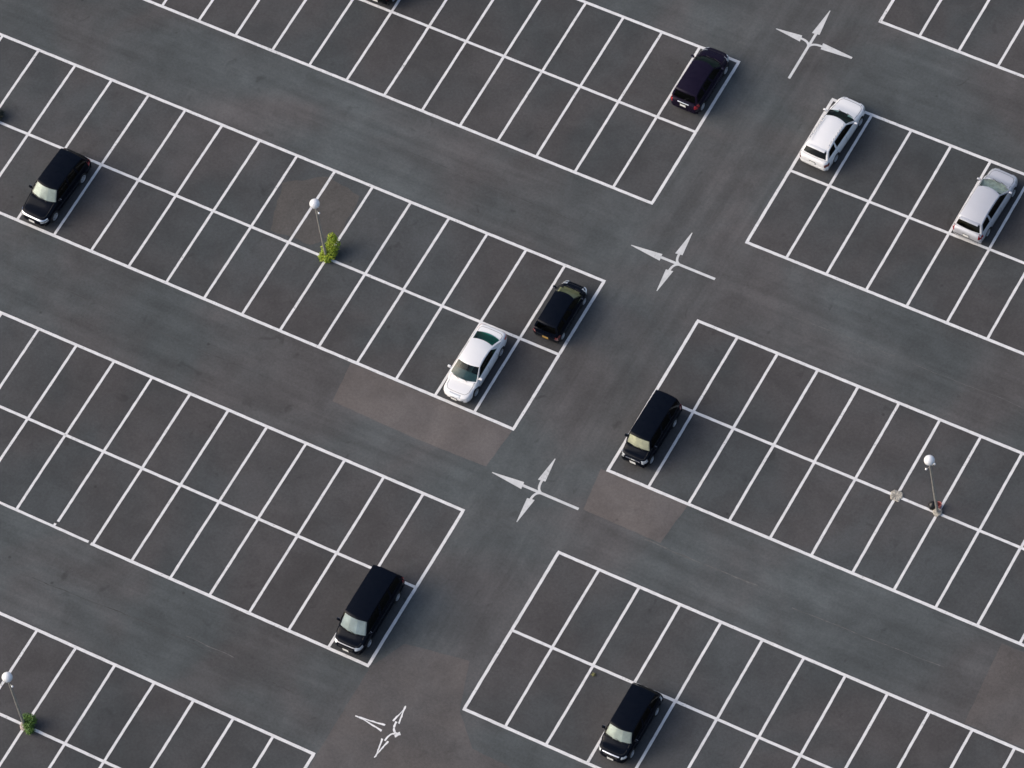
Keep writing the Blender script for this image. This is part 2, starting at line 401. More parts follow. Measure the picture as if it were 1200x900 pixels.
RING = [(0,0),(.68,0),(.90,.03),(.975,.14),(.995,.32),(1.0,.50),(.992,.66),(.975,.78),(.945,.875),(.89,.94),(.80,.972),(.62,.988),(.32,1.0),(0,1.0)]
A_L = [0,.045,.20,.36,.415,.54,.66,.71,.83,.955,1]
B_L = [0,.06,.24,.42,.60,.76,.86,.93,1]
T_L = [-1,-.955,-.87,-.6,-.3,0,.3,.6,.87,.955,1]
WHEEL = {}
def wheel_mesh(r, w=.19):
    if r in WHEEL: return WHEEL[r]
    t = MB(); k = w/2
    t.lathe([(r*.64,-k*.9),(r*.9,-k),(r*.985,-k*.7),(r,-k*.3),(r,k*.3),(r*.985,k*.7),(r*.9,k),(r*.66,k*.92),(r*.63,k*.6)], 28, 'X')
    me = t.mesh('wheel', [M['tyre']], smooth=True)
    q = MB()
    q.lathe([(r*.66,k*.55),(r*.67,k*.97),(r*.60,k*.95),(r*.56,k*.55),(r*.5,k*.42)], 28, 'X')
    q.lathe([(r*.52,k*.40),(r*.2,k*.40)], 20, 'X', mi=1)
    for i in range(6):
        a = 2*math.pi*i/6; rot = Matrix.Rotation(a, 3, 'X')
        q.box(rot @ Vector((k*.72, 0, r*.36)), (k*.3, r*.17, r*.56), 0, rot)
    q.lathe([(r*.17,k*.5),(r*.17,k*.95),(r*.08,k*1.0)], 12, 'X')
    rm = q.mesh('rim', [M['rim'], M['trim']])
    WHEEL[r] = (me, rm); return WHEEL[r]

def make_car(sp):
    L, W, H = sp['L'], sp['W'], sp['H']; hl = L/2; hw = W/2
    root = empty('parked_car', (0,0,0)); tag(root, sp['label'], sp.get('cat', 'car'), sp.get('group'))
    pm = M[sp['paint']]
    belt, cowl, nose, tail = sp['belt'], sp['cowl'], sp['nose'], sp['tail']   # heights
    wsb, wst, rtp, rbs = sp['wsb'], sp['wst'], sp['rtp'], sp['rbs']           # y of windshield base/top, roof rear, rear glass base
    rf, rr = sp.get('rf', .45), sp.get('rr', .35)                              # length of the plan rounding
    nf, nr_ = sp.get('nf', .60), sp.get('nr', .70)
    zlo = .19
    hood_mid = sp.get('hood_mid', nose*.38+cowl*.62)
    tail_deck = sp.get('deck', belt)
    ys = [-hl, -hl+.025, -hl+.09, -hl+rr*.55, -hl+rr*1.2, rbs+ (hl+rbs)*.0 - .0 if rbs < -hl+rr*1.2-.1 else -hl+rr*2.0, -.2, wsb-.12, (wsb+hl-rf*1.1)/2, hl-rf*1.1, hl-rf*.5, hl-.22*rf, hl-.07*rf, hl]
    wv = [nr_, nr_+.12, .86+nr_*.06, .95, .985, .995, 1, 1, .99, .975, .92, .76+nf*.10, nf+.15, nf]
    zb_ = [.38, .30, .25, .22, .2, zlo, zlo, zlo, zlo, .19, .20, .22, .27, .36]
    zt_ = [tail-.20, tail-.10, tail-.03, tail, (tail+tail_deck)/2, tail_deck, belt, cowl+.01, hood_mid, nose+(hood_mid-nose)*.45, nose+.01, nose-.05, nose-.12, nose-.22]
    o = np.argsort(ys); ys = [ys[i] for i in o]; wv = [wv[i] for i in o]; zb_ = [zb_[i] for i in o]; zt_ = [zt_[i] for i in o]
    def st(y): return float(pchip(ys, wv, y)[0])*hw, float(pchip(ys, zb_, y)[0]), float(pchip(ys, zt_, y)[0])
    dense = sorted(set(list(np.linspace(-hl+.3, hl-.35, 30)) + list(-hl + .3*np.linspace(0, 1, 9)**1.6) + list(hl - .35*np.linspace(0, 1, 10)**1.6)))
    def ring(y):
        w, a, z = st(y); return [(x*w, a+t*(z-a)) for x, t in RING]
    # --- lower body
    b = MB(); nr = len(RING); rows = []
    in0, in1 = rbs+.10+sp.get('bow_r', .09)*.8, wsb-.10-sp.get('bow_f', .16)*.45
    for y in dense:
        r = ring(y); inside = in0 < y < in1-.50
        full = []
        for k, (x, z) in enumerate(r):
            if inside and k >= 10: z = .60
            elif in1-.50 <= y < in1 and k >= 11: z = belt-.045
            full.append((x, z))
        rows.append([(-x, y, z) for x, z in full[::-1][:-1]] + [(x, y, z) for x, z in full[:-1]] )
    m_ = len(rows[0])
    vs_ = [p for r in rows for p in r]
    fs, mi = [], []
    for i in range(len(rows)-1):
        for k in range(m_):
            k2 = (k+1) % m_
            fs.append((i*m_+k, i*m_+k2, (i+1)*m_+k2, (i+1)*m_+k))
            ym = (dense[i]+dense[i+1])/2; kk = k if k < nr-1 else m_-1-k
            xs = [abs(rows[i][k][0]), abs(rows[i][k2][0])]
            zav = (rows[i][k][2]+rows[i][k2][2]+rows[i+1][k][2]+rows[i+1][k2][2])/4
            top = zav > .5 and max(xs) < .90*st(ym)[0]
            xm = sum(xs)/2/hw
            mi.append(1 if zav < .26 else (2 if (top and rbs+.07+sp.get('bow_r', .09)*xm*xm < ym < wsb-.07-sp.get('bow_f', .16)*xm*xm) else 0))
    b.v = vs_; b.f = fs; b.m = mi
    b.f += [tuple(range(m_-1, -1, -1)), tuple((len(rows)-1)*m_+k for k in range(m_))]; b.m += [0, 0]
    me = b.mesh('body', [pm, M['trim'], M[sp.get('inner', 'trim')]], smooth=True, weld=False)
    bm = bmesh.new(); bm.from_mesh(me); bmesh.ops.recalc_face_normals(bm, faces=bm.faces)
    bmesh.ops.triangulate(bm, faces=[f for f in bm.faces if len(f.verts) > 4]); bm.to_mesh(me); bm.free()
    # wheel arches
    wr = sp.get('wr', .31); yf, yr = sp['yf'], sp['yf']-sp['wb']
    cut = MB()
    for y in (yf, yr):
        for s in (1, -1): cut.lathe([(wr+.055, 0), (wr+.055, .45)], 26, 'X', (s*(hw-.21) + (-.45 if s < 0 else 0), y, wr), 1)
    ob = link('body', me, root); cu = link('arch_cutter', cut.mesh('arch_cutter', [pm, M['trim']]))
    md = ob.modifiers.new('arch', 'BOOLEAN'); md.object = cu; md.operation = 'DIFFERENCE'; md.solver = 'EXACT'
    bpy.context.view_layer.update(); dg = bpy.context.evaluated_depsgraph_get()
    nm = bpy.data.meshes.new_from_object(ob.evaluated_get(dg)); ob.modifiers.clear()
    if len(nm.polygons) > 200: ob.data = nm
    bpy.data.objects.remove(cu)
    nm = ob.data; nm.name = 'body'
    if hasattr(nm, 'set_sharp_from_angle'): nm.set_sharp_from_angle(angle=R(38))
    # --- cabin
    zr = H; bhw = hw*.925; rhw = sp.get('rhw', hw*.73); base = belt-.035
    def chw(z): 
        f = max(0, min(1, (z-base)/(zr-base))); return bhw + (rhw-bhw)*f**1.15
    crown, bow_f, bow_r = .045, sp.get('bow_f', .16), sp.get('bow_r', .09)
    zc0 = cowl-.02; rbh = sp.get('rbh', belt)
    rdrop = sp.get('rdrop', .04)
    ws = []
    for f in B_L:
        ws.append((wsb+(wst-wsb)*f, zc0+(zr-.05-zc0)*f + .035*math.sin(math.pi*f)))
    rf_ = []
    for a in A_L:
        hump = 1-(2*a-1)**2
        rf_.append((wst+(rtp-wst)*a, zr-.05+(.05)*min(1, hump*1.25) - (rdrop-.0)*max(0, a-.45)**1.5/.4 ))
    zre = rf_[-1][1]
    rg = [(rbs+(rtp-rbs)*f, rbh+(zre-rbh)*f + .03*math.sin(math.pi*f)) for f in B_L]
    def edge(p, t, k):
        y, z = p; x = t*chw(z); bw = k*t*t
        return (x, y+bw, z - crown*t*t*(1 if z > belt+.2 else max(0, (z-base)/(belt+.2-base))))
    def wk(f): return -bow_f*(1-.35*f)
    WS = [[edge(ws[i], t, wk(B_L[i])) for t in T_L] for i in range(len(B_L))]
    def rk(a): return -bow_f*.65*(1-a)**3 + bow_r*.7*a**3
    RF = [[edge(rf_[i], t, rk(A_L[i])) for t in T_L] for i in range(len(A_L))]
    RG = [[edge(rg[i], t, bow_r*(1-.3*B_L[i])) for t in T_L] for i in range(len(B_L))]
    RF[0] = WS[-1]; RF[-1] = RG[-1]
    cab = MB(); panes = []
    def quads(grid, hole=None, flip=False):
        n, mm = len(grid), len(grid[0]); hv = []
        for i in range(n-1):
            for j in range(mm-1):
                q = [grid[i][j], grid[i][j+1], grid[i+1][j+1], grid[i+1][j]]
                if hole and hole[0] <= i < hole[1] and hole[2] <= j < hole[3]: hv.append(q)
                else: cab.add(q, [(0,1,2,3)])
        return hv
    panes.append(('windshield', quads(WS, (1, 7, 1, 9)), sp.get('g_front', 'glass')))
    quads(RF)
    if sp.get('rear_pane', True): panes.append(('rear_window', quads(RG, (1, 6, 2, 8)), sp.get('g_rear', 'glass_dark')))
    else: quads(RG)
    na, nb_ = len(A_L), len(B_L)
    for s in (-1, 1):
        jt = 0 if s < 0 else -1
        F = [WS[i][jt] for i in range(nb_)]; Bk = [RG[i][jt] for i in range(nb_)]; Tp = [RF[i][jt] for i in range(na)]
        Bt = [tuple(np.array(F[0])*(1-a)+np.array(Bk[0])*a) for a in A_L]
        G = []
        for i, a in enumerate(A_L):
            rowp = []
            for j, f in enumerate(B_L):
                fa, fb = np.array(F[j]), np.array(Bk[j]); c0, c1 = np.array(Bt[i]), np.array(Tp[i])
                p = (1-a)*fa + a*fb + (1-f)*c0 + f*c1 - ((1-a)*(1-f)*np.array(F[0]) + a*(1-f)*np.array(Bk[0]) + (1-a)*f*np.array(F[-1]) + a*f*np.array(Bk[-1]))
                p[0] = p[0] + s*.022*math.sin(math.pi*f)
                rowp.append(tuple(p))
            G.append(rowp)
        holes = {}
        for i in range(na-1):
            for j in range(nb_-1):
                q = [G[i][j], G[i+1][j], G[i+1][j+1], G[i][j+1]]
                hit = None
                for wi, (a0, a1, mt_) in enumerate(sp['wins']):
                    if a0 <= i < a1 and 1 <= j < 6: hit = wi
                if hit is None: cab.add(q, [(0,1,2,3)])
                else: holes.setdefault(hit, []).append(q)
        for wi, hv in holes.items(): panes.append(('window', hv, sp['wins'][wi][2]))
        # slim dark door gap between the windows and down the flank
    cme = cab.mesh('cabin', [pm], smooth=True, weld=True)
    if hasattr(cme, 'set_sharp_from_angle'): cme.set_sharp_from_angle(angle=R(60))
    link('cabin', cme, root)
    for name, hv, mt_ in panes:
        q = MB()
        for f in hv: q.add(f, [(0,1,2,3)])
        link(name, q.mesh(name, [M[mt_]], smooth=True, weld=True), root)
    # --- sun blind in the boxy car; painted sky reflection in the others
    if sp.get('shade'):
        q = MB(); n = np.array([0, (zr-zc0), (wsb-wst)]); n = n/np.linalg.norm(n)
        rng2 = random.Random(sp['seed'])
        Gd = [[tuple(np.array(WS[i][j])*np.array([.97,1,1]) - n*(.045+.018*((j % 2)))) for j in range(1, 10)] for i in range(1, 8)]
        for i in range(len(Gd)-1):
            for j in range(len(Gd[0])-1): q.add([Gd[i][j], Gd[i][j+1], Gd[i+1][j+1], Gd[i+1][j]], [(0,1,2,3)])
        link('sunshade', q.mesh('sunshade', [M[sp['shade']]], weld=True), root)
    # --- seats
    sm = M[sp.get('seat', 'cloth_dark')]
    def seat(x, y, wd, head=True):
        q = MB(); lean = Matrix.Rotation(R(14), 3, 'X')
        q.box((x, y+.25, .66), (wd, .5, .14)); q.box((x, y-.06, .95), (wd, .13, .58), 0, lean)
        if head: q.box((x, y-.17, 1.30 if H > 1.55 else 1.22), (.26, .10, .17), 0, lean)
        me_ = q.mesh('seat', [sm]); finish(me_, .045, 2); return link('seat', me_, root)
    sy = wsb-1.28 + sp.get('seat_dy', 0)
    for s in (-1, 1): seat(s*.36*W/1.7, sy, .48)
    seat(0, max(rbs+.45, sy-.88), W*.68, False)
    sw = MB(); ring_n = 14
    for i in range(ring_n):
        a0, a1 = 2*math.pi*i/ring_n, 2*math.pi*(i+1)/ring_n
        f = lambda a: (.36*W/1.7+.18*math.cos(a), wsb-.66-.18*math.sin(a)*.42, belt-.02+.18*math.sin(a)*.9)
        sw.tube(f(a0), f(a1), .016, .016, 6)
    sw.build('steering_wheel', M['trim'], root)
    # --- wheels
    wm, rm = wheel_mesh(wr, sp.get('ww', .19))
    for y in (yf, yr):
        for s in (1, -1):
            w_ = link('wheel', wm, root); w_.location = (s*(hw-.115), y, wr)
            if s < 0: w_.rotation_euler = (0, 0, math.pi)
            link('rim', rm, w_)
    # --- bands that follow the body (lamps, grille, bumper strips)
    def xat(y, z):
        r = ring(y)
        for k in range(3, len(r)-1):
            (x0, z0), (x1, z1) = r[k], r[k+1]
            if z0 <= z <= z1 and z1 > z0: return x0+(x1-x0)*(z-z0)/(z1-z0)
        if z <= r[3][1] and z >= r[1][1]: return r[3][0]
        return None
    def band(name, end, z0, z1, x_in, x_out, depth, mat, off=.012, rake=0.0):
        """end +1 front / -1 rear; covers |x| between x_in and x_out (fractions of half width), no deeper than depth"""
        made = []
        for s in ((1, -1) if x_in > 0 else (0,)):
            rowsb = []
            for z in (z0, (z0+z1)/2, z1):
                con = []
                for yy in np.concatenate([np.linspace(depth, .36, 8)[:-1] if depth > .36 else [], np.linspace(min(depth, .36), 0, 22)]):
                    y = end*(hl-yy); x = xat(y, z)
                    if x is not None: con.append((x, y))
                if not con: return made
                con.append((0.0, con[-1][1]+end*.006)); con = [(x, y) for x, y in con]
                full = con + [(-x, y) for x, y in con[::-1][1:]]
                rowsb.append(full)
            # resample by x fraction
            def samp(full, lo, hi, n=14):
                pts = np.array(full); pts = np.concatenate([pts[i]+(pts[i+1]-pts[i])*np.linspace(0, 1, 9)[:-1, None] for i in range(len(pts)-1)]+[pts[-1:]]); d = np.r_[0, np.cumsum(np.hypot(*np.diff(pts, axis=0).T))]
                sel = [i for i, p in enumerate(pts) if lo-1e-6 <= p[0] <= hi+1e-6]
                if len(sel) < 2:
                    return None
                dd = np.linspace(d[sel[0]], d[sel[-1]], n)
                return np.stack([np.interp(dd, d, pts[:,0]), np.interp(dd, d, pts[:,1])], 1)
            lo, hi = (x_in*hw, x_out*hw) if s == 1 else ((-x_out*hw, -x_in*hw) if s == -1 else (-x_out*hw, x_out*hw))
            rs = [samp(f, lo, hi) for f in rowsb]
            if any(r is None for r in rs): continue
            q = MB(); vv = []
            for r, z in zip(rs, (z0, (z0+z1)/2, z1)):
                for i, (x, y) in enumerate(r):
                    a = r[max(0, i-1)]; c = r[min(len(r)-1, i+1)]; t = np.array(c)-np.array(a); t = t/(np.linalg.norm(t)+1e-9)
                    nx, ny = t[1], -t[0]
                    if nx*x + ny*y < 0: nx, ny = -nx, -ny
                    oo = off*(1.35 if z == (z0+z1)/2 else 1)
                    vv.append((x+nx*oo, y+ny*oo, z))
                    vv.append((x-nx*.03, y-ny*.03, z))
            n = len(rs[0]); st_ = 2*n
            for k in range(2):
                for i in range(n-1):
                    a = k*st_+2*i; q.f.append((a, a+2, a+2+st_, a+st_)); q.m.append(0)
            for i in range(n-1):                                  # top and bottom return
                a = 2*st_+2*i; q.f.append((a, a+2, a+3, a+1)); q.m.append(0)
                a = 2*i; q.f.append((a, a+1, a+3, a+2)); q.m.append(0)
            q.v = vv
            for i in (0, n-1):
                a = 2*i; q.f.append((a, a+st_, a+st_+1, a+1)); q.m.append(0); q.f.append((a+st_, a+2*st_, a+2*st_+1, a+st_+1)); q.m.append(0)
            me_ = q.mesh(name, [M[mat]], smooth=True)
            bmx = bmesh.new(); bmx.from_mesh(me_); bmesh.ops.recalc_face_normals(bmx, faces=bmx.faces); bmx.to_mesh(me_); bmx.free()
            if hasattr(me_, 'set_sharp_from_angle'): me_.set_sharp_from_angle(angle=R(40))
            made.append(link(name, me_, root))
        return made
    for bd in sp['bands']: band(*bd)
    # --- plates
    for end, z, mat in sp['plates']:
        q = MB(); y = end*(hl+.018); q.box((0, y, z), (.34, .02, .17)); q.build('license_plate', M[mat], root)
        q = MB(); q.box((0, y-end*.008, z), (.37, .02, .20)); q.build('plate_frame', M['trim'], root)
    # --- mirrors
    for s in (1, -1):
        q = MB(); q.box((s*(hw+.075), wsb-.42, belt+.07), (.17, .11, .14)); q.box((s*(hw-.02), wsb-.40, belt+.03), (.16, .05, .04))
        me_ = q.mesh('mirror', [M[sp.get('mirror', sp['paint'])]]); finish(me_, .03, 2); mr = link('mirror', me_, root)
        q = MB(); q.box((s*(hw+.075), wsb-.478, belt+.07), (.13, .008, .10)); q.build('mirror_glass', M['chrome'], mr)
    # --- door handles, wipers, exhaust side trim
    for s in (1, -1):
        for y in sp.get('handles', (-.25, -1.05)):
            q = MB(); x = xat(y, belt-.13) or hw; q.box((s*(x+.008), y, belt-.13), (.03, .17, .03)); q.build('door_handle', M[sp.get('handle', sp['paint'])], root)
        for y in sp.get('gaps', ()):                    # shut lines of the doors
            q = MB(); prev = None
            for z in np.linspace(.32, belt-.05, 7):
                x = xat(y, z)
                if x is None: continue
                cur = [(s*(x+.003), y-.009, z), (s*(x+.003), y+.009, z)]
                if prev: q.add([prev[0], prev[1], cur[1], cur[0]], [(0,1,2,3)])
                prev = cur
            q.build('door_gap', M['trim'], root)
    def shut(name, y0, y1, ycross):
        q = MB(); pts = []
        yl = list(np.linspace(y0, y1, 12))
        path = [(-10, y) for y in yl] + [(-k, ycross + (y1-ycross)*f) for k, f in ((10.5, .35), (11, .12), (12, 0))] + [(k, ycross + (y1-ycross)*f) for k, f in ((13, 0), (12, 0), (11, .12), (10.5, .35))] + [(10, y) for y in yl[::-1]]
        for k, y in path:
            rg_ = ring(y); a = abs(k); i0 = min(int(a), len(rg_)-2); f = a-i0
            x = rg_[i0][0]+(rg_[i0+1][0]-rg_[i0][0])*f; z = rg_[i0][1]+(rg_[i0+1][1]-rg_[i0][1])*f
            pts.append(Vector((x if k > 0 else -x, y, z+.006)))
        vv = []
        for i, p in enumerate(pts):
            d = (pts[min(i+1, len(pts)-1)]-pts[max(i-1, 0)]); d.z = 0; d.normalize(); nn = Vector((-d.y, d.x, 0))*.008
            vv += [p+nn, p-nn]
        q.add(vv, [(2*i, 2*i+1, 2*i+3, 2*i+2) for i in range(len(pts)-1)]); q.build(name, M['trim'], root)
    shut('hood_gap', wsb-.16, hl-rf*.62, hl-rf*.35)
    if sp.get('deck'): shut('trunk_gap', rbs+.16, -hl+.34, -hl+.22)
    for s in (-.32, .18):
        q = MB(); q.tube((s, wsb-.02, cowl+.015), (s+.42*W/1.7, wsb-.10-.25*abs(wst-wsb)*.2, cowl+.055), .011, .008, 5); q.build('wiper', M['trim'], root)
    if sp.get('rails'):
        for s in (1, -1):
            q = MB(); pts = [(s*rhw*.93, wst-.18+(rtp-wst+.36)*t, zr+.012+.028*math.sin(math.pi*t)**.3-.012) for t in np.linspace(0, 1, 9)]
            for i in range(8): q.tube(pts[i], pts[i+1], .022, .022, 6)
            q.build('roof_rail', M[sp['rails']], root, smooth=True)
    if sp.get('spoiler'):
        q = MB(); q.box((0, rtp-.06, zre+.012), (rhw*1.75, .20, .035)); me_ = q.mesh('roof_spoiler', [pm]); finish(me_, .016, 2); link('roof_spoiler', me_, root)
    if sp.get('antenna'):
        q = MB(); q.tube((.3*rhw, rtp+.2, zre+.02), (.3*rhw, rtp-.25, zre+.32), .006, .004, 5); q.build('antenna', M['trim'], root)
    return root

M['black'] = car_paint('black_paint', (.003, .004, .006), .22, .14, .03, .003); M['navy'] = car_paint('blue_black_paint', (.002, .0035, .008), .22, .14, .03, .003)
M['purple'] = car_paint('dark_purple_paint', (.008, .0055, .016), .22, .16, .04, .003); M['white'] = car_paint('white_paint', (.76, .76, .77), .3)
M['silver'] = car_paint('silver_paint', (.50, .51, .55), .4); M['silver'].node_tree.nodes['Principled BSDF'].inputs['Metallic'].default_value = .15

W3d = [(1, 3, 'glass_dark'), (4, 6, 'glass_dark'), (7, 9, 'glass_dark')]
W2 = [(1, 6, 'glass_dark'), (7, 9, 'glass_dark')]
W3 = [(1, 3, 'glass_mid'), (4, 6, 'glass_dark'), (7, 9, 'glass_dark')]
SPEC = {}
SPEC['sedan'] = dict(L=4.48, W=1.72, H=1.44, wb=2.70, yf=1.34, belt=.96, cowl=.92, nose=.72, tail=.99, deck=1.0, wsb=1.32, wst=.50, rtp=-1.00, rbs=-1.78, rbh=1.0, rhw=.60, rf=.80, rr=.45, nf=.42, nr=.64, bow_f=.20, bow_r=.16,
    wins=[(1, 4, 'glass_mid'), (4, 8, 'glass_mid')], g_front='glass_sedan', g_rear='glass_teal', inner='cloth_grey', paint='white', rdrop=.05,
    bands=[('headlight', 1, .60, .73, .56, .96, .42, 'lamp_clear'), ('grille', 1, .60, .68, 0, .40, .3, 'lamp_clear'), ('badge', 1, .69, .73, 0, .09, .3, 'chrome', .02), ('intake', 1, .34, .44, 0, .6, .3, 'trim'), ('taillight', -1, .72, .88, .55, .95, .4, 'lamp_red')],
    plates=[(1, .46, 'plate_white'), (-1, .62, 'plate_white')], gaps=(.95, -.05, -.95))
SPEC['wagon_white'] = dict(L=4.55, W=1.74, H=1.52, wb=2.61, yf=1.37, belt=.98, cowl=.98, nose=.80, tail=.99, wsb=1.16, wst=.36, rtp=-1.72, rbs=-2.08, rbh=1.02, rhw=.61, rf=.75, rr=.30, nf=.46, nr=.74, bow_f=.22, bow_r=.07,
    wins=W2, g_rear='glass_dark', paint='white', rails='rim', rdrop=.07, spoiler=True, seat='cloth_dark', seed=2,
    bands=[('headlight', 1, .64, .77, .56, .96, .42, 'lamp_clear'), ('grille', 1, .60, .72, 0, .45, .3, 'trim'), ('taillight', -1, .66, .84, .80, 1.0, .34, 'lamp_smoke'), ('bumper_step', -1, .50, .54, 0, .97, .3, 'white', .02)],
    plates=[(-1, .70, 'plate_white'), (1, .45, 'plate_white')], gaps=(.9, -.1, -1.05))
SPEC['wagon_silver'] = dict(L=4.52, W=1.74, H=1.58, wb=2.78, yf=1.40, belt=1.00, cowl=1.0, nose=.80, tail=.99, g_front='glass_clear', inner='cloth_pale', wsb=1.32, wst=.40, rtp=-1.80, rbs=-2.10, rbh=.98, rhw=.62, rf=.75, rr=.30, nf=.44, nr=.76, bow_f=.24, bow_r=.08,
    wins=W2, g_rear='glass_dark', paint='silver', rdrop=.08, spoiler=True, seat='cloth_grey', seed=3,
    bands=[('headlight', 1, .64, .78, .58, .96, .5, 'lamp_clear'), ('grille', 1, .62, .72, 0, .45, .3, 'trim'), ('taillight', -1, .70, .96, .80, 1.0, .34, 'lamp_red'), ('bumper_strip', -1, .46, .50, 0, .9, .3, 'trim')],
    plates=[(-1, .64, 'plate_white'), (1, .45, 'plate_white')], gaps=(1.0, 0, -1.0))
SPEC['purple'] = dict(L=4.05, W=1.70, H=1.62, wb=2.60, yf=1.22, belt=1.02, cowl=1.02, nose=.82, tail=1.0, wsb=1.22, wst=.48, rtp=-1.66, rbs=-1.88, rbh=1.02, rhw=.60, rf=.75, rr=.30, nf=.44, nr=.74, bow_f=.26, bow_r=.07,
    wins=W3d, g_rear='glass_dark', paint='purple', rdrop=.06, seat='cloth_grey', seed=4,
    bands=[('headlight', 1, .66, .82, .60, .96, .5, 'lamp_clear'), ('grille', 1, .62, .72, 0, .4, .3, 'trim'), ('taillight', -1, .76, .95, .76, 1.0, .34, 'lamp_red'), ('chrome_garnish', -1, .90, .94, 0, .42, .3, 'chrome')],
    plates=[(-1, .76, 'plate_white'), (1, .45, 'plate_white')])
SPEC['hatch'] = dict(L=3.55, W=1.52, H=1.48, wb=2.36, yf=1.15, belt=.96, cowl=.96, nose=.78, tail=.94, g_front='glass_clear', inner='cloth_olive', wsb=1.30, wst=.56, rtp=-1.52, rbs=-1.70, rbh=.94, rhw=.54, rf=.60, rr=.30, nf=.48, nr=.72, bow_f=.18, bow_r=.08, wr=.27, ww=.165,
    wins=W3d, g_rear='glass_dark', paint='navy', rdrop=.05, seat='cloth_olive', seed=5,
    bands=[('headlight', 1, .56, .78, .55, .99, .36, 'lamp_clear', .03), ('grille', 1, .58, .66, 0, .4, .3, 'trim'), ('taillight', -1, .60, .80, .74, 1.0, .3, 'lamp_smoke'), ('bumper_strip', -1, .40, .44, 0, .9, .3, 'trim')],
    plates=[(-1, .52, 'plate_yellow'), (1, .42, 'plate_yellow')], handles=(-.2,))
SPEC['boxy'] = dict(L=3.95, W=1.54, H=1.80, wb=2.45, yf=1.325, belt=1.06, cowl=1.06, nose=.90, tail=1.05, wsb=1.44, wst=1.15, rtp=-1.80, rbs=-1.92, rbh=1.05, rhw=.59, rf=.34, rr=.22, nf=.72, nr=.84, bow_f=.10, bow_r=.04, wr=.29,
    wins=W3d, g_rear='glass_dark', paint='navy', rdrop=.02, g_front='glass_clear', shade='shade_cream', seed=6,
    bands=[('headlight', 1, .68, .84, .60, .98, .3, 'lamp_clear'), ('chrome_bar', 1, .72, .77, 0, .56, .3, 'chrome'), ('intake', 1, .32, .42, 0, .6, .3, 'trim'), ('taillight', -1, .7, .95, .84, 1.0, .2, 'lamp_red')],
    plates=[(1, .50, 'plate_white'), (-1, .6, 'plate_white')], handles=(-.1, -.9))
SPEC['minivan'] = dict(L=4.76, W=1.74, H=1.86, wb=2.95, yf=1.46, belt=1.10, cowl=1.09, nose=.88, tail=1.1, wsb=1.72, wst=1.12, rtp=-2.02, rbs=-2.24, rbh=1.1, rhw=.66, rf=.55, rr=.26, nf=.56, nr=.80, bow_f=.18, bow_r=.06, wr=.31,
    wins=W3d, g_rear='glass_dark', paint='navy', rdrop=.04, g_front='glass_clear', shade='shade_silver', seed=7,
    bands=[('headlight', 1, .72, .84, .58, .98, .45, 'lamp_clear'), ('chrome_bar', 1, .80, .825, 0, .98, .42, 'satin', .012), ('grille', 1, .62, .74, 0, .52, .3, 'trim'), ('taillight', -1, .75, 1.05, .84, 1.0, .25, 'lamp_red')],
    plates=[(1, .48, 'plate_white'), (-1, .7, 'plate_white')], handles=(.35, -.6))
SPEC['mpv'] = dict(L=4.15, W=1.70, H=1.62, wb=2.64, yf=1.32, belt=1.03, cowl=1.03, nose=.84, tail=1.02, wsb=1.36, wst=.86, rtp=-1.68, rbs=-1.98, rbh=1.03, rhw=.63, rf=.60, rr=.26, nf=.52, nr=.78, bow_f=.18, bow_r=.06,
    wins=W3d, g_rear='glass_dark', paint='navy', rdrop=.05, g_front='glass_clear', shade='shade_pale', seed=8,
    bands=[('headlight', 1, .68, .78, .66, .96, .34, 'lamp_clear'), ('grille', 1, .64, .72, 0, .5, .3, 'trim'), ('chrome_bar', 1, .75, .78, 0, .56, .3, 'chrome'), ('taillight', -1, .66, .96, .88, 1.02, .30, 'lamp_clear', .03)],
    plates=[(1, .46, 'plate_white'), (-1, .64, 'plate_white')], handles=(0, -.85))
SPEC['suv'] = dict(L=4.60, W=1.78, H=1.68, wb=2.72, yf=1.40, belt=1.08, cowl=1.06, nose=.86, tail=1.06, wsb=1.22, wst=.62, rtp=-1.86, rbs=-2.16, rbh=1.08, rhw=.64, rf=.60, rr=.28, nf=.54, nr=.78, bow_f=.22, bow_r=.07, wr=.34, ww=.22,
    wins=W3d, g_rear='glass_dark', paint='navy', rdrop=.05, g_front='glass_clear', shade='shade_pale', seed=9,
    bands=[('chrome_bar', 1, .735, .80, 0, .98, .40, 'chrome', .02), ('headlight', 1, .62, .70, .62, .97, .4, 'lamp_clear'), ('intake', 1, .34, .46, 0, .6, .3, 'trim'), ('taillight', -1, .74, 1.02, .82, 1.0, .34, 'lamp_red')],
    plates=[(1, .52, 'plate_white'), (-1, .64, 'plate_white')], handles=(-.1, -.95))

def place(key, label, hub_x, yfr, yre, head, cat, **over):
    """hub_x: outer face of the wheels on the +x side; yfr/yre: front and rear axle"""
    sp = dict(SPEC[key]); sp.update(over); sp['label'] = label; sp['cat'] = cat; sp.setdefault('seed', 1)
    sp['group'] = 'cars parked in the marked bays'
    o = make_car(sp)
    s = 1 if yfr > yre else -1
    axle = sp['yf']-sp['wb']/2                              # middle of the axles in car space
    cx = hub_x - (sp['W']/2-.03); cy = (yfr+yre)/2 - s*axle
    o.location = (cx, cy, ZB); o.rotation_euler = (0, 0, (0 if s > 0 else math.pi) + R(head))
    return o
place('suv', 'black SUV with a chrome bar across its front, silver wheels, pale windscreen', -26.93, -1.43, 1.29, -2.5, 'SUV')
place('sedan', 'white four-door sedan with a green-tinted rear window', -1.31, -1.435, 1.33, 0, 'sedan')
place('hatch', 'small black hatchback with a yellow licence plate at its rear', 1.13, 5.93, 3.57, 0, 'hatchback')
place('minivan', 'long black minivan with chrome-edged nose beside the brownish paving of the cross aisle', .92, -16.76, -13.76, 0, 'minivan')
place('boxy', 'black boxy van-like car with a cream sunshade behind its windscreen', 8.82, -1.06, 1.39, -1, 'car')
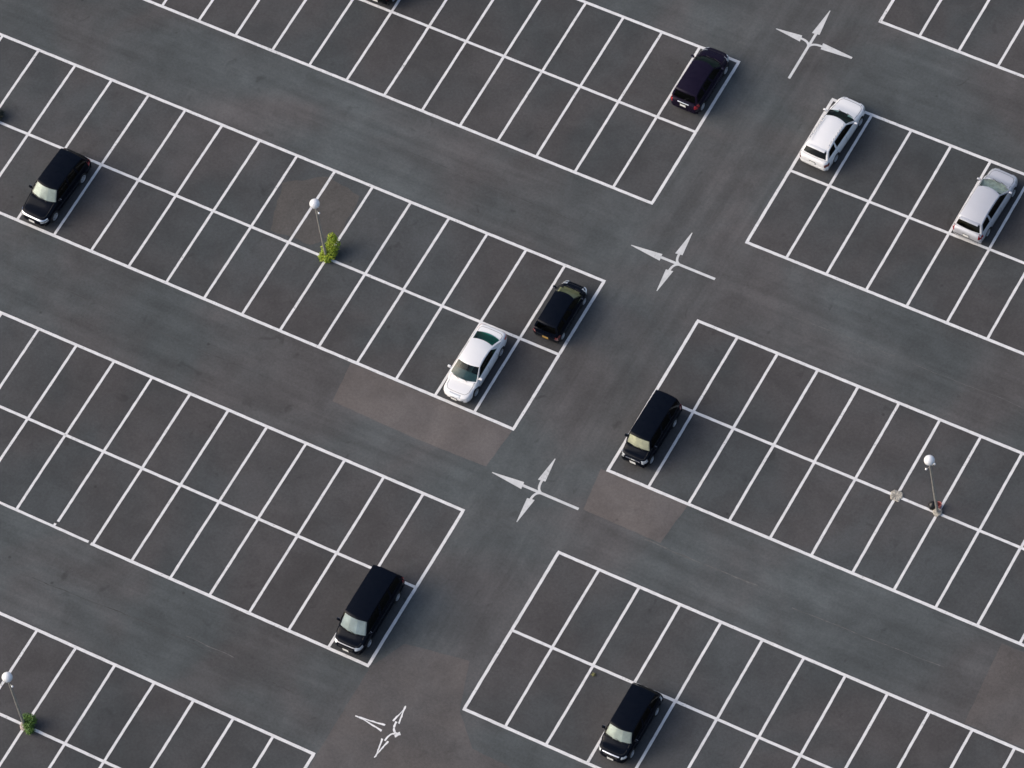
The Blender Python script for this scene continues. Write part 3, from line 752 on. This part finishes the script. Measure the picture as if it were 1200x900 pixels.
place('mpv', 'black compact family car with clear rear lamps and a pale windscreen', 15.81, -16.49, -13.85, 0, 'car')
place('purple', 'dark purple hatchback with red tail lights and a white rear plate', 1.09, 22.07, 19.46, -1, 'hatchback')
place('wagon_white', 'white station wagon with roof rails and black rear window', 9.05, 22.15, 19.55, -3, 'station wagon')
place('wagon_silver', 'silver station wagon with red tail lights and grey seats', 18.33, 21.53, 18.71, -2.5, 'station wagon')
place('purple', 'dark car cut by the picture edge, only its low rear end showing', -17.45, 21.30, 18.69, 0, 'car', paint='black', plates=[(-1, .46, 'plate_white')], bands=[('taillight', -1, .80, .95, .84, 1.0, .3, 'lamp_smoke')])

# ------------------------------------------------------------------ lamp posts
def lamp_post(loc, h, label, fittings, conc, lean=(0, 0)):
    o = empty('lamp_post', (loc[0], loc[1], 0)); o.rotation_euler = (-lean[1]/h, lean[0]/h, 0); tag(o, label, 'lamp post', 'globe lamp posts of the car park')
    b = MB(); b.lathe([(.24, .0), (.24, .10), (.215, .13), (.10, .14)], 14); me = b.mesh('footing', [M[conc]])
    r_ = random.Random(int(loc[0]*10))
    for v in me.vertices: v.co.x += r_.uniform(-.025, .025); v.co.y += r_.uniform(-.025, .025)
    link('footing', me, o)
    b = MB(); b.lathe([(.12, .13), (.12, .16), (.078, .165), (.074, 1.2), (.056, h-.36), (.056, h-.30)], 14); b.build('pole', M['pole'], o, smooth=False)
    b = MB(); b.lathe([(.055, h-.32), (.10, h-.30), (.13, h-.25), (.13, h-.21), (.06, h-.20)], 16); b.build('collar', M['pole'], o)
    R0 = .275; b = MB(); n = 16
    b.lathe([(max(.001, R0*math.sin(math.pi*i/n)), h-R0*.98*math.cos(math.pi*i/n)) for i in range(n+1)], 28)
    b.build('globe', M['globe'], o, smooth=True)
    for a in fittings:
        b = MB(); d = Vector((math.cos(a), math.sin(a), 0)); z = h-.62
        b.tube((0,0,z), d*.22+Vector((0,0,z)), .018, .018, 6)
        br = b.build('bracket', M['pole'], o)
        b = MB(); b.lathe([(max(.001, .062*math.sin(math.pi*i/8)), -.062*math.cos(math.pi*i/8)) for i in range(9)], 12, c=d*.25+Vector((0,0,z))); b.build('sensor_ball', M['globe'], br, smooth=True)
    return o
xa = lambda n: LEFT_X-PITCH*(16-n)
lamp_post((xa(10), 2.62), 5.25, 'globe lamp post rising from a bright yellow-green bush', (R(-22),), 'concrete')
lamp_post((RIGHT_X+7*PITCH+.0, 2.56), 5.25, 'globe lamp post with a black bag and red container at its foot', (R(60), R(240)), 'concrete', (-.27, -.12))
lamp_post((xa(10), -28.36), 5.25, 'globe lamp post beside a small dark green bush', (R(-22),), 'concrete_pink')

# ------------------------------------------------------------------ bushes and weeds
def bush(name, loc, clumps, leafs, size, mat, label, cat, seed, twig=True, stuff=True):
    r_ = random.Random(seed); o = empty(name, (loc[0], loc[1], ZB)); tag(o, label, cat)
    b = MB(); t = MB()
    for (cx, cy, cz, rx, ry, rz) in clumps:
        if twig: t.tube((cx*.25, cy*.25, 0), (cx, cy, cz), .022, .008, 5)
        for k in range(leafs):
            d = Vector((r_.gauss(0,1), r_.gauss(0,1), r_.gauss(0,1))).normalized(); q = r_.uniform(.25, 1.0)**.55 * r_.uniform(.8, 1.15)
            p = Vector((cx+d.x*rx*q, cy+d.y*ry*q, max(.02, cz+d.z*rz*q)))
            ax = (d+Vector((r_.gauss(0,.6), r_.gauss(0,.6), .5+r_.gauss(0,.5)))).normalized()
            u = ax.orthogonal().normalized(); u = Matrix.Rotation(r_.uniform(0, 6.28), 3, ax) @ u; v = ax.cross(u)
            s = size*r_.uniform(.6, 1.3)
            b.add([p-u*s, p+v*s*.38+ax*s*.12, p+u*s, p-v*s*.38+ax*s*.12], [(0,1,2,3)])
    f = b.build('foliage', M[mat], o); tag(f, kind='stuff')
    if twig: t.build('stems', M['bark'], o)
    return o
bush('bush', (xa(10)+.10, 2.85), [(.05,.36,.60,.40,.42,.42), (-.17,.10,.38,.34,.36,.34), (.16,-.02,.42,.30,.34,.34), (-.24,-.30,.22,.27,.28,.22), (-.04,.50,.92,.28,.28,.32), (.02,-.36,.26,.25,.26,.24)], 420, .075, 'leaf_bright',
     'bright yellow-green bush growing around a lamp post foot', 'bush', 3)
bush('bush', (xa(10)+.17, -28.32), [(.05,.10,.34,.40,.40,.34), (.22,-.15,.26,.30,.28,.26), (-.12,.28,.40,.30,.30,.30), (.15,.28,.5,.26,.26,.26)], 360, .065, 'leaf_dark',
     'small dark green bush on the right of a lamp post foot', 'bush', 4)
bush('bush', (xa(1)+.12, 2.75), [(.0,.0,.34,.42,.40,.34), (.22,.15,.30,.34,.34,.28), (-.15,.28,.42,.34,.32,.32), (.1,-.25,.25,.3,.26,.24)], 360, .065, 'leaf_black',
     'very dark bush cut by the picture edge at a line crossing', 'bush', 8)
bush('weed', (12.75*S, -14.23*S), [(0,0,.05,.13,.12,.06)], 70, .04, 'leaf_dry', 'tiny yellowish weed in a bay below a line crossing', 'weed', 5, twig=False)
bush('weed', (24.1*S+.62, 2.62), [(-.1,.02,.05,.2,.12,.05), (.12,-.1,.05,.12,.12,.05)], 60, .04, 'leaf_dry', 'low dry weeds at the foot of a lamp post with a red container', 'weed', 6, twig=False)

# old lamp footing, broken off at ground level
r_ = random.Random(5); b = MB(); k = 22; ringp = []
for i in range(k):
    a = 2*math.pi*i/k; rr_ = .33*r_.uniform(.82, 1.18); ringp.append((rr_*math.cos(a), rr_*math.sin(a)))
vs_ = [(x, y, 0) for x, y in ringp]+[(x*.86, y*.86, .05+r_.uniform(-.012, .012)) for x, y in ringp]+[(x*.45, y*.45, .055+r_.uniform(-.03, .02)) for x, y in ringp]+[(0, 0, .035)]
fs = [(i, (i+1) % k, k+(i+1) % k, k+i) for i in range(k)]+[(k+i, k+(i+1) % k, 2*k+(i+1) % k, 2*k+i) for i in range(k)]+[(2*k+i, 2*k+(i+1) % k, 3*k) for i in range(k)]
b.add(vs_, fs); ft = b.build('concrete_footing', M['concrete']); ft.location = (RIGHT_X+6*PITCH, 2.55, ZR)
tag(ft, 'rough broken concrete stub on a line crossing, without a post', 'footing')
b = MB(); k = 14
prof = [(.02, .0), (.20, .0), (.22, .10), (.19, .22), (.11, .30), (.05, .33), (.03, .38), (.001, .39)]
b.lathe(prof, k); me = b.mesh('rubbish_bag', [M['black_bag']], smooth=True)
for v in me.vertices: v.co.x *= 1+r_.uniform(-.14, .14); v.co.y *= 1+r_.uniform(-.14, .14)
bag = link('rubbish_bag', me); bag.location = (RIGHT_X+7*PITCH-.40, 2.78, ZR); tag(bag, 'small slumped black bag at the foot of a lamp post', 'bag')
can = empty('red_container', (RIGHT_X+7*PITCH-.10, 2.90, ZB)); tag(can, 'small faded red container behind a lamp post foot', 'container')
b = MB(); b.lathe([(.11, 0), (.135, .02), (.15, .28), (.155, .30), (.135, .30), (.12, .05)], 16, cap=False); b.add([(.12*math.cos(a*.3927), .12*math.sin(a*.3927), .05) for a in range(16)], [tuple(range(16))]); b.build('bucket', M['red_can'], can)
b = MB()
for i in range(8):
    a0, a1 = math.pi*i/8, math.pi*(i+1)/8
    b.tube((.15*math.cos(a0), .02, .28+.12*math.sin(a0)), (.15*math.cos(a1), .02, .28+.12*math.sin(a1)), .008, .008, 5)
b.build('handle', M['trim'], can)
